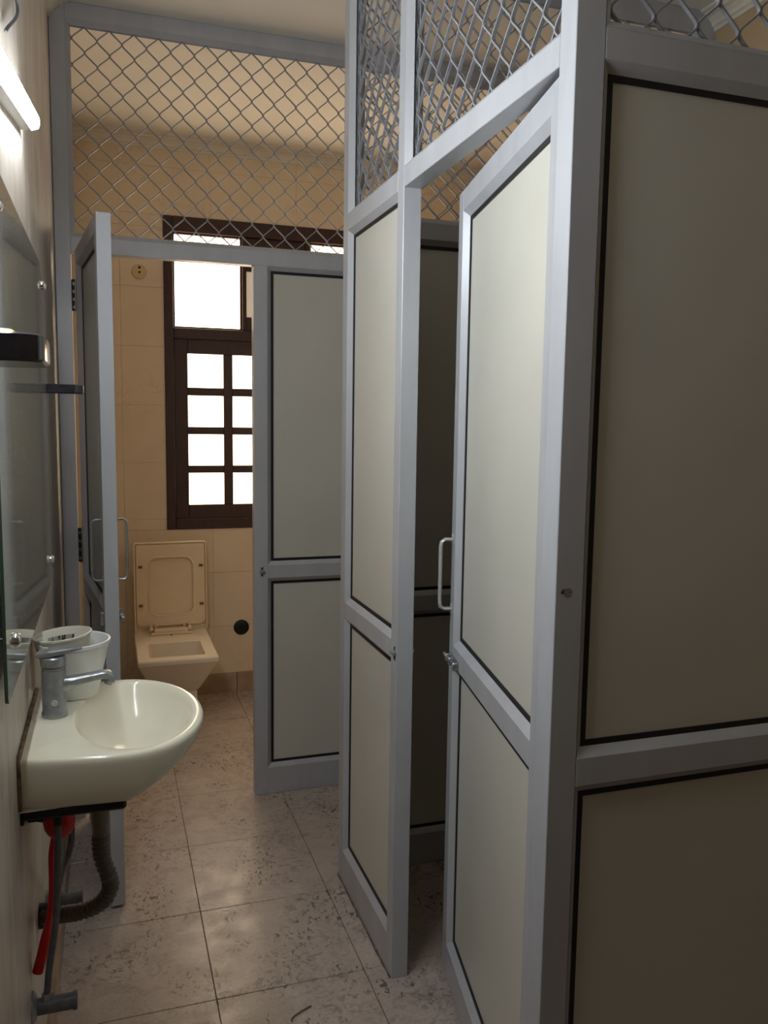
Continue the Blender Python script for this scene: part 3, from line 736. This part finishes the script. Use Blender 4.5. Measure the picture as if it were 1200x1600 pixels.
# raised lid and seat: built upright in (x, z), leaning back a little
th = math.radians(3.5); hz, hy = .405, 4.345
def lean(x, d, z): # d towards the viewer
    zz = z-hz; return Vector((x, hy + zz*math.sin(th) - d*math.cos(th), hz + zz*math.cos(th) - d*math.sin(th)))
def ringloop(x0, x1, z0, z1, r, d, n=6): return [lean(x, d, z) for x, z in rrect(x0, x1, z0, z1, r, n)]
L0, L1, LZ0, LZ1 = .1055, .4725, .390, .862
bm = nb(); rr = (.024, .024, .012, .012)
loft(bm, [ringloop(L0+.004, L1-.004, LZ0+.004, LZ1-.004, rr, -.012), ringloop(L0, L1, LZ0, LZ1, rr, -.006), ringloop(L0, L1, LZ0, LZ1, rr, .016), ringloop(L0+.004, L1-.004, LZ0+.004, LZ1-.004, rr, .018),
          ringloop(L0+.007, L1-.007, LZ0+.007, LZ1-.007, (.02,.02,.01,.01), .0165), ringloop(L0+.012, L1-.012, LZ0+.012, LZ1-.012, (.02,.02,.01,.01), -.001)])
obj('lid', bm, 'seat', to, smooth=30)
S0, S1, SZ0, SZ1 = .1165, .4620, .428, .852
q = (.030, .030, .010, .010); hr = .045
bm = nb()
loft(bm, [ringloop(S0, S1, SZ0, SZ1, q, .001), ringloop(S0, S1, SZ0, SZ1, q, .014), ringloop(S0+.003, S1-.003, SZ0+.003, SZ1-.003, q, .017),
          ringloop(.1735, .4080, .478, .789, hr, .017), ringloop(.1755, .4060, .480, .787, hr, .0195), ringloop(.1795, .4020, .484, .783, hr, .0195), ringloop(.1810, .4005, .4855, .7815, hr, .016), ringloop(.1810, .4005, .4855, .7815, hr, .001)], False, False)
obj('seat', bm, 'seat', to, smooth=30)
for x, z in ((.138, .739), (.443, .737), (.138, .540), (.443, .536)):
    bm = nb(); box(bm, (x-.010, -.005, z-.0065), (x+.010, .006, z+.0065), lambda p: lean(p[0], .017+p[1], p[2]), bev=.002); obj('seat_bumper', bm, 'twig', to)['label'] = 'brown-stained seat bumper'
bm = nb(); box(bm, (.199, 4.255, .402), (.366, 4.300, .426), bev=.004); obj('hinge_block', bm, 'seat', to)
bm = nb(); box(bm, (.180, 4.245, .4005), (.384, 4.262, .411), bev=.002); obj('hinge_strip', bm, 'seat', to)
for x in (.186, .377):
    bm = nb(); lathe(bm, (x-.008, 4.285, .420), [(.012, 0), (.012, .016)], 14, 'X'); box(bm, (x-.005, 4.285, .418), (x+.005, 4.335, .440)); obj('hinge_arm', bm, 'seat', to, smooth=40)
for x0, x1 in ((.206, .214), (.350, .358)):
    bm = nb(); box(bm, (x0-.004, -.002, .412), (x1+.004, .014, .445), lambda p: lean(p[0], .008+p[1], p[2]), bev=.002); obj('hinge_arm', bm, 'seat', to)
bm = nb(); sweep(bm, [(.281, 4.225, .4012), (.280, 4.236, .4012), (.281, 4.246, .4015)], .0035, 8); obj('rust_mark', bm, 'sealant', to)

# ------------------------------------------------------------------ small fittings on the back wall
sk = thing('ceiling_rose_plate', 'round cream blank socket plate with two dark holes left of the window', 'socket', (.163, YB, 2.228))
bm = nb(); lathe(bm, (.163, YB+.001, 2.228), [(.036, 0), (.036, -.006), (.033, -.012), (.020, -.015)], 28, 'Y'); pl = obj('cover', bm, 'socket', sk, smooth=40)
for dz, r_ in ((.020, .0062), (-.003, .0055)):
    bm = nb(); lathe(bm, (.165, YB-.0142, 2.228+dz), [(r_, .004), (r_, -.0015)], 12, 'Y'); obj('screw_hole', bm, 'hole', sk)
wd = thing('waste_cap', 'round black waste cap on the back wall right of the toilet', 'drain', (.6695, YB, .360))
bm = nb(); lathe(bm, (.6695, YB+.001, .360), [(.042, 0), (.042, -.005), (.038, -.008), (.020, -.0085)], 28, 'Y'); obj('cap', bm, 'black_metal', wd, smooth=40)
for k in range(3):
    bm = nb(); box(bm, (.6695-.020, YB-.0105, .348+.012*k-.0022), (.6695+.020, YB-.007, .348+.012*k+.0022), bev=.001); obj('grille_slot', bm, 'hole', wd)

# ------------------------------------------------------------------ litter on the floor
bm = nb(); sweep(bm, spline([(.349, 1.885, .0015), (.352, 1.905, .0015), (.346, 1.920, .0018), (.354, 1.938, .0015)], 5), .0020, 6)
tag(obj('thread_scrap', bm, 'thread', smooth=True), 'small white thread scrap on the floor near the bottom edge', 'scrap')
bm = nb(); sweep(bm, spline([(.404, 1.888, .0022), (.4085, 1.899, .0024), (.432, 1.913, .003), (.4624, 1.927, .0022)], 4), .0020, 6)
tag(obj('twig', bm, 'twig', smooth=True), 'bent dry brown twig on the floor near the bottom edge', 'twig')
bm = nb(); sweep(bm, [(.4145, 1.926, .0012), (.418, 1.9345, .0014), (.4165, 1.945, .0012)], .0012, 6)
tag(obj('paper_scrap', bm, 'thread', smooth=True), 'tiny curled pale scrap on the floor beside the twig', 'scrap')
